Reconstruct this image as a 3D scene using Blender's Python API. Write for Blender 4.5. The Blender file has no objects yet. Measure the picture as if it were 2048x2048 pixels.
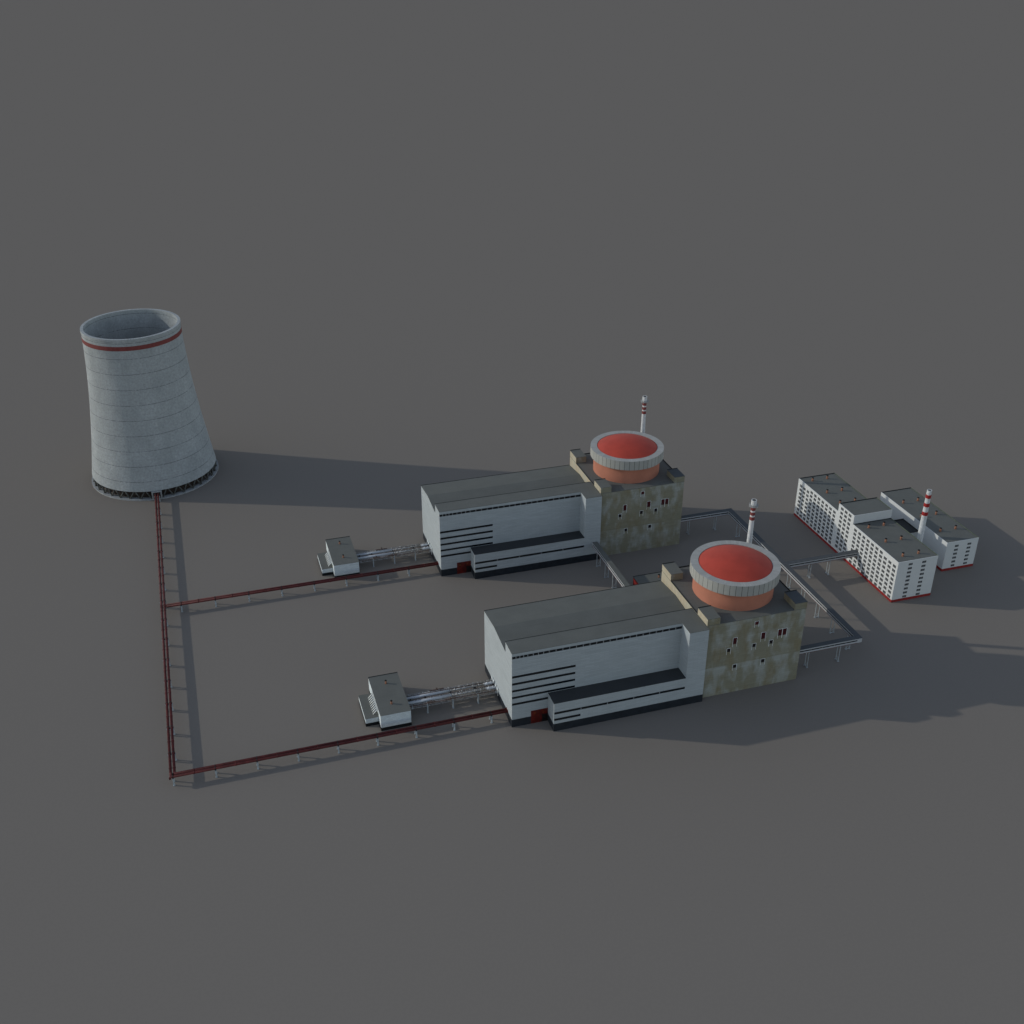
import bpy, math, random
from mathutils import Vector, Matrix
random.seed(7)
scn = bpy.context.scene
COL = scn.collection
R = math.radians
PI = math.pi

# ------------------------------------------------------------------ materials
MATS = {}
def _nt(name):
    m = bpy.data.materials.new(name); m.use_nodes = True
    nt = m.node_tree
    b = nt.nodes['Principled BSDF']
    MATS[name] = m
    return m, nt, b

class N:
    """tiny node helper"""
    def __init__(s, nt): s.nt = nt; s.L = nt.links.new
    def new(s, t, **k):
        n = s.nt.nodes.new(t)
        for a, v in k.items(): setattr(n, a, v)
        return n
    def math(s, op, a, b=None, c=None, clamp=False):
        n = s.new('ShaderNodeMath', operation=op); n.use_clamp = clamp
        for i, v in enumerate((a, b, c)):
            if v is None: continue
            if isinstance(v, (int, float)): n.inputs[i].default_value = v
            else: s.L(v, n.inputs[i])
        return n.outputs[0]
    def pos(s, obj=False):
        if obj:
            return s.new('ShaderNodeTexCoord').outputs['Object']
        return s.new('ShaderNodeNewGeometry').outputs['Position']
    def sep(s, v):
        n = s.new('ShaderNodeSeparateXYZ'); s.L(v, n.inputs[0]); return n.outputs
    def comb(s, x, y, z):
        n = s.new('ShaderNodeCombineXYZ')
        for i, v in enumerate((x, y, z)):
            if isinstance(v, (int, float)): n.inputs[i].default_value = v
            else: s.L(v, n.inputs[i])
        return n.outputs[0]
    def noise(s, vec, scale, detail=3, rough=.55, lo=0.35, hi=0.65):
        n = s.new('ShaderNodeTexNoise'); n.inputs['Scale'].default_value = scale
        n.inputs['Detail'].default_value = detail; n.inputs['Roughness'].default_value = rough
        s.L(vec, n.inputs['Vector'])
        r = s.new('ShaderNodeMapRange'); r.inputs['From Min'].default_value = lo; r.inputs['From Max'].default_value = hi
        s.L(n.outputs['Fac'], r.inputs['Value'])
        return r.outputs[0]
    def mix(s, f, a, b, blend='MIX'):
        n = s.new('ShaderNodeMix', data_type='RGBA', blend_type=blend)
        for i, v in ((0, f), (6, a), (7, b)):
            if isinstance(v, (int, float)): n.inputs[i].default_value = v
            elif isinstance(v, tuple): n.inputs[i].default_value = (*v[:3], 1)
            else: s.L(v, n.inputs[i])
        return n.outputs[2]
    def bump(s, h, strength, dist, bsdf):
        n = s.new('ShaderNodeBump'); n.inputs['Strength'].default_value = strength; n.inputs['Distance'].default_value = dist
        s.L(h, n.inputs['Height']); s.L(n.outputs[0], bsdf.inputs['Normal'])

def sc_(c, k): return tuple(min(1, x*k) for x in c)

def simple(name, col, rough=.8, var=.12, scale=.6, metal=0.0, spec=.3):
    m, nt, b = _nt(name); n = N(nt)
    f = n.noise(n.pos(), scale, 4)
    n.L(n.mix(f, sc_(col, 1-var), sc_(col, 1+var)), b.inputs['Base Color'])
    b.inputs['Roughness'].default_value = rough; b.inputs['Metallic'].default_value = metal
    b.inputs['Specular IOR Level'].default_value = spec
    return m

def panelled(name, col, bw, bh, line=.82, var=.1, speck=.05, streak=.06, rough=.75, warm=None):
    """axis-aligned wall cladding: panel joints, horizontal weathering streaks, fine speckle"""
    m, nt, b = _nt(name); n = N(nt)
    x, y, z = n.sep(n.pos())
    u = n.math('ADD', x, y)
    br = n.new('ShaderNodeTexBrick'); br.offset = .5
    n.L(n.comb(u, z, 0), br.inputs['Vector'])
    br.inputs['Scale'].default_value = 1
    br.inputs['Brick Width'].default_value = bw; br.inputs['Row Height'].default_value = bh
    br.inputs['Mortar Size'].default_value = .05; br.inputs['Mortar Smooth'].default_value = .3
    br.inputs['Bias'].default_value = 0
    br.inputs['Color1'].default_value = (*sc_(col, 1-var*.5), 1)
    br.inputs['Color2'].default_value = (*sc_(col, 1+var*.5), 1)
    br.inputs['Mortar'].default_value = (*sc_(col, line), 1)
    st = n.noise(n.comb(n.math('MULTIPLY', u, .05), n.math('MULTIPLY', z, 1.6), 0), 1.0, 4)
    sp = n.noise(n.pos(), 3.5, 2)
    c = n.mix(n.math('MULTIPLY', st, streak*2), br.outputs['Color'], sc_(col, .55))
    c = n.mix(n.math('MULTIPLY', sp, speck*2), c, sc_(col, .4))
    if warm:
        c = n.mix(n.math('MULTIPLY', n.noise(n.comb(n.math('MULTIPLY', u, .12), n.math('MULTIPLY', z, .04), 3), 1, 3), .5), c, warm)
    n.L(c, b.inputs['Base Color']); b.inputs['Roughness'].default_value = rough
    b.inputs['Specular IOR Level'].default_value = .25
    return m

white_clad = panelled('white_cladding', (.455, .487, .497), 6.0, 1.2, line=.72, var=.10, speck=.07, streak=.17)
white_office = panelled('white_office_render', (.68, .68, .66), 3.6, 3.3, line=.96, var=.03, speck=.03, streak=.03)
white_pump = panelled('white_pump_house_brick', (.72, .77, .78), 2.0, .9, line=.72, var=.16, speck=.08, streak=.04)
roof_felt = None
def roof_mat(name, col):
    m, nt, b = _nt(name); n = N(nt)
    p = n.pos(); x, y, z = n.sep(p)
    f = n.noise(p, .09, 5)
    g = n.noise(p, 2.6, 3)
    c = n.mix(f, sc_(col, .95), sc_(col, 1.05))
    c = n.mix(n.math('MULTIPLY', g, .3), c, sc_(col, .65))
    # felt strip joints, irregular
    fr = n.math('FRACT', n.math('DIVIDE', y, 5.2))
    ln = n.math('LESS_THAN', fr, .045)
    ln = n.math('MULTIPLY', ln, n.noise(n.comb(n.math('MULTIPLY', x, .03), y, 0), 1.0, 3, lo=.5, hi=.62))
    c = n.mix(n.math('MULTIPLY', ln, .35), c, sc_(col, .4))
    n.L(c, b.inputs['Base Color']); b.inputs['Roughness'].default_value = .9
    b.inputs['Specular IOR Level'].default_value = .2
    return m
roof_felt = roof_mat('grey_roof_felt', (.146, .147, .132))
roof_dark = roof_mat('dark_roof_felt', (.052, .054, .055))
roof_walk = roof_mat('slate_walkway_roof', (.088, .093, .097))
dark_trim = simple('dark_edge_trim', (.018, .02, .02), .8)
green_trim = simple('weathered_green_trim', (.10, .12, .085), .8)
plinth_dark = simple('dark_plinth_paint', (.018, .022, .028), .5, .2, .3)
plinth_black = simple('black_plinth_paint', (.008, .009, .011), .5, .2, .3)
plinth_red = simple('red_plinth_paint', (.28, .022, .02), .6, .12, .4)
glass = simple('dark_window_glass', (.006, .009, .013), .18, .3, .5, spec=.5)
mullion = simple('pale_mullion_paint', (.42, .43, .43), .6, .05)
office_glass = simple('office_window_glass', (.014, .015, .016), .5, .35, .8, spec=.25)

# stained concrete of the reactor buildings
m, nt, b = _nt('stained_concrete_panels'); n = N(nt)
x, y, z = n.sep(n.pos()); u = n.math('ADD', x, y)
lift = n.math('FRACT', n.math('DIVIDE', n.math('ADD', z, 10.6), 32.1))   # weathering restarts on each pour
q = n.comb(n.math('FLOOR', n.math('DIVIDE', u, 4.2)), n.math('FLOOR', n.math('DIVIDE', n.math('ADD', z, 2.0), 4.8)), 0)
wn = n.new('ShaderNodeTexWhiteNoise'); wn.noise_dimensions = '2D'; n.L(q, wn.inputs['Vector'])
soft = n.noise(n.comb(n.math('MULTIPLY', u, .13), n.math('MULTIPLY', z, .07), 0), 1.0, 4, .5, .40, .60)
drip = n.noise(n.comb(n.math('MULTIPLY', u, .8), n.math('MULTIPLY', z, .06), 5), 1.0, 3, .6, .35, .7)
clean = n.math('SUBTRACT', n.math('ADD', n.math('MULTIPLY', lift, .85), .22), n.math('MULTIPLY', soft, 1.15))
clean = n.math('ADD', clean, n.math('MULTIPLY', wn.outputs['Value'], .45))
clean = n.math('SUBTRACT', clean, n.math('MULTIPLY', drip, .22), clamp=True)
c = n.mix(clean, (.272, .255, .185), (.385, .395, .36))
patch = n.noise(n.comb(n.math('MULTIPLY', u, .15), n.math('MULTIPLY', z, .05), 9), 1.0, 3, .5, .50, .64)
c = n.mix(n.math('MULTIPLY', patch, .5), c, (.245, .195, .105))
br = n.new('ShaderNodeTexBrick'); n.L(n.comb(u, z, 0), br.inputs['Vector']); br.inputs['Scale'].default_value = 1
br.inputs['Brick Width'].default_value = 4.2; br.inputs['Row Height'].default_value = 1.6
br.inputs['Mortar Size'].default_value = .055; br.inputs['Color1'].default_value = (1, 1, 1, 1); br.inputs['Color2'].default_value = (.9, .9, .9, 1)
br.inputs['Mortar'].default_value = (.8, .8, .78, 1)
c = n.mix(1.0, c, br.outputs['Color'], 'MULTIPLY')
row = n.math('LESS_THAN', n.math('FRACT', n.math('DIVIDE', n.math('ADD', z, 2.0), 4.8)), .03)
c = n.mix(n.math('MULTIPLY', row, .25), c, (.12, .11, .08))
sp = n.noise(n.pos(), 3.0, 3)
c = n.mix(n.math('MULTIPLY', sp, .22), c, (.15, .13, .09))
n.L(c, b.inputs['Base Color']); b.inputs['Roughness'].default_value = .9
b.inputs['Specular IOR Level'].default_value = .2
stained = m
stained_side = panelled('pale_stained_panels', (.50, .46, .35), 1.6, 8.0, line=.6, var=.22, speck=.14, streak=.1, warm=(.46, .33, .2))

# ring of the dome: radial joints (object coordinates: origin on the dome axis)
def radial(name, col, count, line, lw=.05, z0=None):
    m, nt, b = _nt(name); n = N(nt)
    x, y, z = n.sep(n.pos(True))
    a = n.math('MULTIPLY', n.math('ARCTAN2', y, x), count/(2*PI))
    fr = n.math('FRACT', n.math('ADD', a, 200.5))
    ln = n.math('LESS_THAN', fr, lw)
    wn = n.new('ShaderNodeTexWhiteNoise'); wn.noise_dimensions = '1D'
    n.L(n.math('FLOOR', n.math('ADD', a, 200.5)), wn.inputs['W'])
    c = n.mix(wn.outputs['Value'], sc_(col, .92), sc_(col, 1.06))
    c = n.mix(n.math('MULTIPLY', n.noise(n.pos(True), .5, 5), .3), c, sc_(col, .75))
    c = n.mix(ln, c, line)
    n.L(c, b.inputs['Base Color']); b.inputs['Roughness'].default_value = .85
    b.inputs['Specular IOR Level'].default_value = .2
    return m
ring_mat = radial('beige_concrete_ring_panels', (.40, .39, .355), 48, (.055, .055, .05), .07)
ring_top = radial('beige_concrete_ring_top', (.41, .40, .37), 96, (.30, .29, .27), .06)
dome_mat = simple('red_dome_paint', (.45, .056, .034), .65, .07, .12, spec=.3)
drum_mat = simple('salmon_drum_paint', (.46, .18, .115), .8, .07, .1)

# cooling tower concrete
m, nt, b = _nt('cooling_tower_concrete'); n = N(nt)
p = n.pos(True); x, y, z = n.sep(p)
a = n.math('ARCTAN2', y, x)
fine = n.noise(n.comb(n.math('MULTIPLY', a, 44), z, 0), .55, 5, .75, .36, .64)
big = n.noise(n.comb(n.math('MULTIPLY', a, 3), n.math('MULTIPLY', z, .045), 0), 1.0, 5, .6, .35, .65)
pale = n.noise(n.comb(n.math('MULTIPLY', a, 9), n.math('MULTIPLY', z, .1), 4), 1.0, 4, .6, .62, .75)
c = n.mix(big, (.365, .385, .385), (.47, .49, .49))
c = n.mix(n.math('MULTIPLY', fine, .62), c, (.26, .26, .25))
c = n.mix(n.math('MULTIPLY', pale, .35), c, (.62, .62, .60))
fr = n.math('FRACT', n.math('DIVIDE', n.math('SUBTRACT', z, 2.8), 12.7))
ln = n.math('MULTIPLY', n.math('LESS_THAN', fr, .034), n.noise(n.comb(n.math('MULTIPLY', a, 44), z, 2), .6, 2, .5, .3, .5))
c = n.mix(n.math('MULTIPLY', ln, .6), c, (.05, .052, .055))
vf = n.math('LESS_THAN', n.math('FRACT', n.math('MULTIPLY', a, 36/(2*PI))), .02)
c = n.mix(n.math('MULTIPLY', vf, .12), c, (.1, .1, .1))
n.L(c, b.inputs['Base Color']); b.inputs['Roughness'].default_value = .95
b.inputs['Specular IOR Level'].default_value = .15
n.bump(fine, .35, .35, b)
tower_mat = m
conc_light = simple('pale_concrete', (.33, .335, .33), .9, .15, .4)
conc_dark = simple('dark_column_concrete', (.10, .10, .09), .9, .3, .5)
basin_mat = simple('brown_basin_lining', (.05, .035, .028), .9, .3, .3)
red_band = simple('dull_red_band_paint', (.20, .05, .045), .8, .12, .5)
red_band2 = simple('bright_red_band_paint', (.33, .02, .018), .7, .1, .5)
stack_white = simple('white_stack_paint', (.62, .62, .61), .6, .08, .5)
mouth_cap_black = simple('mouth_shade_and_cap_black', (.004, .004, .005), .9, .2)  # for vent caps, and for shade painted into the chimney mouths
pipe_red = simple('dark_red_pipe_paint', (.095, .019, .018), .6, .25, .25, spec=.2)
pipe_dark = simple('black_clamp', (.02, .016, .016), .6)
pipe_white = simple('white_pipe_lagging', (.50, .52, .55), .5, .06, .4)
pipe_silver = simple('tarnished_silver_pipe', (.36, .35, .34), .45, .5, 1.6, metal=.4)
pipe_rust = simple('rusty_brown_steel', (.13, .085, .07), .7, .4, 1.2)
post_mat = simple('grey_concrete_post', (.40, .43, .44), .8, .12, .6)
gallery_wall = panelled('grey_gallery_panels', (.46, .465, .475), 3.0, 5.0, line=.85, var=.06, speck=.05, streak=.05)
gallery_red = simple('brown_red_beam', (.16, .07, .06), .7, .2)
white_pure = simple('bright_white_paint', (.86, .87, .85), .5, .03)
vent_mat = simple('terracotta_vent_pipe', (.34, .16, .10), .8, .25, 1.5)
gate_red = simple('dark_red_gate_paint', (.11, .007, .004), .35, .45, .35, spec=.5)
gate_black = simple('gate_joint_and_shade_black', (.012, .006, .005), .4, .4, .35, spec=.5)  # for the leaf joint and the painted shade on the gate
gate_orange = simple('orange_gate_mark', (.30, .10, .02), .6, .3, 2)
door_red = simple('deep_red_door', (.060, .006, .009), .5, .3, .6)
door_black = simple('near_black_opening', (.012, .008, .010), .6, .3)
shed_red = simple('red_gate_wall', (.20, .012, .010), .7, .15, .5)

# ------------------------------------------------------------------ mesh builder
class MB:
    def __init__(s): s.v = []; s.f = []; s.mi = []; s.sm = []
    def face(s, pts, mi=0, sm=False):
        i = len(s.v); s.v += [tuple(p) for p in pts]; s.f.append(tuple(range(i, i+len(pts)))); s.mi.append(mi); s.sm.append(sm)
    def box(s, x0, x1, y0, y1, z0, z1, mi=0, mtop=None):
        i = len(s.v)
        s.v += [(x, y, z) for z in (z0, z1) for x, y in ((x0, y0), (x1, y0), (x1, y1), (x0, y1))]
        for k, q in enumerate(((0, 3, 2, 1), (4, 5, 6, 7), (0, 1, 5, 4), (1, 2, 6, 5), (2, 3, 7, 6), (3, 0, 4, 7))):
            s.f.append(tuple(i+j for j in q)); s.mi.append(mtop if (k == 1 and mtop is not None) else mi); s.sm.append(False)
        return s
    def beam(s, a, b, w, h=None, mi=0):
        """rectangular bar from a to b"""
        h = h or w; a = Vector(a); b = Vector(b); d = (b-a).normalized()
        up = Vector((0, 0, 1)) if abs(d.z) < .95 else Vector((0, 1, 0))
        r = d.cross(up).normalized(); u = r.cross(d)
        i = len(s.v)
        for p in (a, b):
            for p1, p2 in ((-1, -1), (1, -1), (1, 1), (-1, 1)): s.v.append(tuple(p+r*p1*w/2+u*p2*h/2))
        for q in ((0, 1, 2, 3), (7, 6, 5, 4), (0, 4, 5, 1), (1, 5, 6, 2), (2, 6, 7, 3), (3, 7, 4, 0)):
            s.f.append(tuple(i+j for j in q)); s.mi.append(mi); s.sm.append(False)
        return s
    def tube(s, a, b, r, seg=12, mi=0, r2=None):
        r2 = r if r2 is None else r2
        a = Vector(a); b = Vector(b); d = (b-a).normalized()
        up = Vector((0, 0, 1)) if abs(d.z) < .95 else Vector((0, 1, 0))
        p = d.cross(up).normalized(); q = p.cross(d); i = len(s.v)
        for c, rr in ((a, r), (b, r2)):
            for k in range(seg):
                t = 2*PI*k/seg; s.v.append(tuple(c+(p*math.cos(t)+q*math.sin(t))*rr))
        for k in range(seg):
            k2 = (k+1) % seg
            s.f.append((i+k, i+k2, i+seg+k2, i+seg+k)); s.mi.append(mi); s.sm.append(True)
        s.f.append(tuple(i+k for k in range(seg-1, -1, -1))); s.mi.append(mi); s.sm.append(False)
        s.f.append(tuple(i+seg+k for k in range(seg))); s.mi.append(mi); s.sm.append(False)
        return s
    def path(s, pts, r, seg=12, mi=0):
        """mitred tube through points in one horizontal plane"""
        pts = [Vector(p) for p in pts]; rings = []
        for k, p in enumerate(pts):
            if k == 0: d = (pts[1]-p).normalized(); n_ = d
            elif k == len(pts)-1: d = (p-pts[k-1]).normalized(); n_ = d
            else:
                d0 = (p-pts[k-1]).normalized(); d1 = (pts[k+1]-p).normalized(); n_ = (d0+d1).normalized(); d = d0
            side = Vector((0, 0, 1)).cross(n_).normalized()
            k_ = 1/max(.3, abs(n_.dot(d)))
            i = len(s.v); rings.append(i)
            for j in range(seg):
                t = 2*PI*j/seg; s.v.append(tuple(p+side*math.cos(t)*r*k_+Vector((0, 0, 1))*math.sin(t)*r))
        for a, b in zip(rings, rings[1:]):
            for j in range(seg):
                j2 = (j+1) % seg; s.f.append((a+j, a+j2, b+j2, b+j)); s.mi.append(mi); s.sm.append(True)
        for a, rev in ((rings[0], True), (rings[-1], False)):
            q = [a+j for j in range(seg)]; s.f.append(tuple(q[::-1] if rev else q)); s.mi.append(mi); s.sm.append(False)
        return s
    def lathe(s, cx, cy, prof, seg=96, mi=0, sharp=True):
        """profile [(r,z)...]; every profile segment gets its own vertices so edges stay crisp"""
        for k in range(len(prof)-1):
            (r0, z0), (r1, z1) = prof[k][:2], prof[k+1][:2]
            mm = prof[k][2] if len(prof[k]) > 2 else mi
            i = len(s.v)
            for r, z in ((r0, z0), (r1, z1)):
                for j in range(seg):
                    t = 2*PI*j/seg; s.v.append((cx+r*math.cos(t), cy+r*math.sin(t), z))
            for j in range(seg):
                j2 = (j+1) % seg
                s.f.append((i+j, i+j2, i+seg+j2, i+seg+j)); s.mi.append(mm); s.sm.append(True)
        return s
    def surf(s, cx, cy, prof, seg=96, mi=0):
        """smooth surface of revolution (shared rings)"""
        i = len(s.v)
        for r, z in prof:
            for j in range(seg):
                t = 2*PI*j/seg; s.v.append((cx+r*math.cos(t), cy+r*math.sin(t), z))
        for k in range(len(prof)-1):
            for j in range(seg):
                j2 = (j+1) % seg; a = i+k*seg; b_ = a+seg
                s.f.append((a+j, a+j2, b_+j2, b_+j)); s.mi.append(mi); s.sm.append(True)
        return s
    def prism(s, poly, x0, x1, mi=0):
        """polygon in (y,z), extruded along x"""
        n_ = len(poly)
        s.face([(x0, y, z) for y, z in poly][::-1], mi); s.face([(x1, y, z) for y, z in poly], mi)
        for k in range(n_):
            (a, b_), (c_, d) = poly[k], poly[(k+1) % n_]
            s.face([(x0, a, b_), (x0, c_, d), (x1, c_, d), (x1, a, b_)][::-1], mi)
        return s
    def build(s, name, mats, parent=None, origin=None):
        me = bpy.data.meshes.new(name)
        o0 = world_loc(parent) if parent else Vector(origin or (0, 0, 0))
        org = Vector(origin) if origin is not None else o0
        me.from_pydata([(a-org.x, b-org.y, c-org.z) for a, b, c in s.v], [], s.f)
        if not isinstance(mats, (list, tuple)): mats = [mats]
        for m_ in mats: me.materials.append(m_)
        for p, mi, sm in zip(me.polygons, s.mi, s.sm): p.material_index = mi; p.use_smooth = sm
        me.validate()
        o = bpy.data.objects.new(name, me); COL.objects.link(o)
        if parent: o.parent = parent; o.location = org-o0
        else: o.location = org
        return o

def world_loc(o):
    v = Vector((0, 0, 0))
    while o: v += o.location; o = o.parent
    return v
def tag(o, label=None, cat=None, group=None, kind=None):
    if label: o['label'] = label
    if cat: o['category'] = cat
    if group: o['group'] = group
    if kind: o['kind'] = kind
    return o
def thing(name, loc, label, cat, group=None):
    o = bpy.data.objects.new(name, None); o.empty_display_size = 3; COL.objects.link(o); o.location = loc
    return tag(o, label, cat, group)
def copy_tree(o, parent=None):
    c_ = o.copy(); COL.objects.link(c_); c_.parent = parent
    for ch in list(o.children): copy_tree(ch, c_)
    return c_
def dup(o, dx, dy, label):
    c_ = copy_tree(o); c_.location = o.location+Vector((dx, dy, 0)); c_['label'] = label
    return c_
def box(x0, x1, y0, y1, z0, z1, name, mat, parent=None):
    return MB().box(x0, x1, y0, y1, z0, z1).build(name, mat, parent)

UY = 176.37          # the second unit stands this far behind the first
UX = 0.81

# ------------------------------------------------------------------ ground
m, nt, b = _nt('grey_ground'); n = N(nt)
p = n.pos()
f1 = n.noise(p, .6, 2); f2 = n.noise(p, .35, 3)
c = n.mix(f1, (.224, .1965, .170), (.2295, .2015, .174))
c = n.mix(n.math('MULTIPLY', f2, .015), c, (.16, .14, .11))
n.L(c, b.inputs['Base Color']); b.inputs['Roughness'].default_value = 1; b.inputs['Specular IOR Level'].default_value = 0
g = MB(); g.face([(-60000, -60000, 0), (60000, -60000, 0), (60000, 60000, 0), (-60000, 60000, 0)])
tag(g.build('ground', m), kind='structure')

# ------------------------------------------------------------------ cooling tower
TX, TY = -193.14, 412.67
def tr(z): return 38.286*math.sqrt(1+((z-140)/150)**2)
T = thing('cooling_tower', (TX, TY, 0), 'tall pale grey hyperbolic cooling tower with one dark red band under its rim', 'cooling tower')
mb = MB()
out = [(tr(z), z) for z in [7.64+k*(131.9-7.64)/60 for k in range(61)]]
inn = [(tr(z)-1.9, z) for z in [131.9-k*(131.9-7.64)/40 for k in range(41)]]
mb.surf(TX, TY, out, 160); mb.surf(TX, TY, inn, 160)
mb.lathe(TX, TY, [(tr(7.64)-1.9, 7.64), (tr(7.64), 7.64)], 160)
mb.build('shell', tower_mat, T)
mb = MB(); rt_ = tr(132)
mb.lathe(TX, TY, [(rt_-2.0, 131.2), (rt_-2.0, 133.3), (rt_+.25, 133.3), (rt_+.25, 131.4), (rt_-.1, 131.0)], 160)
mb.build('rim', tower_mat, T)
mb = MB(); mb.lathe(TX, TY, [(tr(124.2)-.2, 124.2), (tr(124.2)+.12, 124.2), (tr(127.6)+.12, 127.6), (tr(127.6)-.2, 127.6)], 160)
mb.build('red_band', red_band, T)
mb = MB(); mb.lathe(TX, TY, [(52.4, 0), (52.4, .9), (48.2, .9), (48.2, 0)], 128)
mb.build('base_slab', conc_light, T)
mb = MB(); mb.lathe(TX, TY, [(45.2, 0), (45.2, 7.2), (44.4, 7.2), (44.4, 0)], 96)
mb.build('basin', basin_mat, T)
rb = tr(7.64)-1.1
for k in range(36):
    a0 = 2*PI*(k+.5)/36
    if abs(((a0+PI/2+PI) % (2*PI))-PI) < .07: continue
    mb = MB()
    for s_ in (-1, 1):
        a1 = a0+s_*PI/36*.92
        mb.tube((TX+50.3*math.cos(a0+s_*.004), TY+50.3*math.sin(a0+s_*.004), .85), (TX+rb*math.cos(a1), TY+rb*math.sin(a1), 7.75), .58, 6)
    mb.tube((TX+50.3*math.cos(a0), TY+50.3*math.sin(a0), .9), (TX+50.3*math.cos(a0), TY+50.3*math.sin(a0), 1.7), .95, 8)
    mb.build('column', conc_dark, T)
PX = -193.05
mb = MB()
for x0, x1, z0, z1 in ((PX-4.0, PX-2.9, 0, 7.4), (PX+2.9, PX+4.0, 0, 7.4), (PX-2.9, PX+2.9, 6.5, 7.4)):
    mb.box(x0, x1, TY-52.2, TY-47.0, z0, z1)
hou = mb.build('inlet_portal', conc_light, T)
box(PX-2.9, PX+2.9, TY-49.2, TY-47.2, 0.95, 6.5, 'inlet_panel', simple('dark_red_inlet_panel', (.09, .02, .02), .8), hou)

# ------------------------------------------------------------------ red pipelines
PZ = 5.75; PR = .76; PO = 1.03
CY = 9.35      # centre line of the branch to the nearer hall
def pipe_support(parent, cx, cy, along, clamps=True):
    """two flat concrete legs, a cross beam, dark clamps; along = 'x' or 'y' (pipe direction)"""
    def M(u, v, z):   # u across the pipes, v along them
        return (cx+v, cy+u, z) if along == 'x' else (cx+u, cy+v, z)
    def bx(mb, u0, u1, v0, v1, z0, z1):
        a = M(u0, v0, 0); b_ = M(u1, v1, 0)
        mb.box(min(a[0], b_[0]), max(a[0], b_[0]), min(a[1], b_[1]), max(a[1], b_[1]), z0, z1)
    mb = MB(); bx(mb, -2.2, 2.2, -.42, .42, 4.25, 4.85)
    sup = mb.build('support', post_mat, parent)
    for s_ in (-1, 1):
        mb = MB(); bx(mb, s_*1.75-.3, s_*1.75+.3, -.38, .38, 0, 4.248); bx(mb, s_*1.75-.5, s_*1.75+.5, -.6, .6, 0, .35)
        mb.build('leg', post_mat, sup)
    mb = MB()
    for s_ in (-1, 1):
        bx(mb, s_*PO-.9, s_*PO+.9, -.3, .3, 4.852, 5.3)
        a = Vector(M(s_*PO, -.22, PZ)); b_ = Vector(M(s_*PO, .22, PZ)); mb.tube(a, b_, PR+.13, 14)
    mb.build('clamp', pipe_dark, sup)
    return sup

L1 = thing('pipeline', (PX, CY, 0), 'long twin dark red pipeline running from the cooling tower to the front corner', 'pipeline')
for s_ in (-1, 1):
    x = PX+s_*PO
    mb = MB(); mb.path([(x, TY-49.4, PZ), (x, CY+1.9 if s_ > 0 else CY+1.9, PZ)], PR, 14)
    for k in range(15):
        yy = 350-k*23.45-6; mb.tube((x, yy-.25, PZ), (x, yy+.25, PZ), PR+.14, 14)
    mb.build('pipe', pipe_red, L1)
for k in range(15): pipe_support(L1, PX, 357.1-k*23.45+.0, 'y')

def branch(name, y0, x_start, x_end, xs, label):
    B = thing(name, (x_start, y0, 0), label, 'pipeline', 'red pipeline branches to the halls')
    for s_ in (-1, 1):
        y = y0+s_*PO
        mb = MB(); mb.path([(x_start, y, PZ), (x_end, y, PZ)], PR, 14)
        for xx in xs[:-1]:
            mb.tube((xx+11.2, y, PZ), (xx+11.7, y, PZ), PR+.14, 14)
        mb.build('pipe', pipe_red, B)
    mb = MB(); mb.box(-.55, -.05, y0-2.3, y0+2.3, PZ-1.3, PZ+1.3) if x_end > -1 else None
    return B
# the nearer branch leaves the main line through a mitred corner
BF = thing('pipeline', (PX, CY, 0), 'twin dark red pipeline branch leading to the nearer turbine hall', 'pipeline')
for s_ in (-1, 1):
    y = CY+s_*PO; x = PX+s_*PO
    mb = MB(); mb.path([(x, CY+1.902, PZ), (x, y, PZ), (.3, y, PZ)], PR, 14)
    for k in range(9):
        xx = PX+11.4+k*22.85
        if xx < -3: mb.tube((xx-.25, y, PZ), (xx+.25, y, PZ), PR+.14, 14)
    mb.build('pipe', pipe_red, BF)
MB().box(PX-2.1, PX-1.0, CY-2.25, CY-1.2, PZ-.85, PZ+.2).build('corner_anchor', pipe_red, BF)
for k in range(9): pipe_support(BF, PX+k*22.85+(.0 if k else .0), CY, 'x')
BB = thing('pipeline', (PX, CY+UY, 0), 'twin dark red pipeline branch leading to the farther turbine hall', 'pipeline')
for s_ in (-1, 1):
    y = CY+UY+s_*PO
    mb = MB(); mb.path([(PX+(1.03+PR-.1), y, PZ), (.3+UX, y, PZ)], PR, 14)
    for k in range(8):
        xx = -169.6+k*22.85; mb.tube((xx-.25, y, PZ), (xx+.25, y, PZ), PR+.14, 14)
    mb.build('pipe', pipe_red, BB)
for k in range(8): pipe_support(BB, -181.2+k*22.85, CY+UY, 'x')
mb = MB()
for s_ in (-1, 1):
    for t_ in (-1, 1):
        mb.tube((PX+s_*PO, CY+UY+t_*PO-.55, PZ), (PX+s_*PO, CY+UY+t_*PO+.55, PZ), PR+.16, 14)
mb.build('junction_sleeve', pipe_red, L1)

# ------------------------------------------------------------------ turbine hall
XW, YP, YB, YM = 118.4, 10.83, 58.05, 12.73
ZT, ZP, ZA = 53.2, 5.5, 20.6
H = thing('turbine_hall', (0, 0, 0), 'nearer white turbine hall with long dark strip windows and red gate', 'building')
mb = MB()
mb.prism([(0, ZP), (0, ZT-.2), (YM, ZT-.2), (YM, 46.1), (36, 48.1), (YB, 45.5), (YB, ZP)], 0, XW)
mb.box(106, XW-.004, -YP, -.002, ZP+.003, ZT-.2)
mb.build('wall', white_clad, H)
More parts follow.
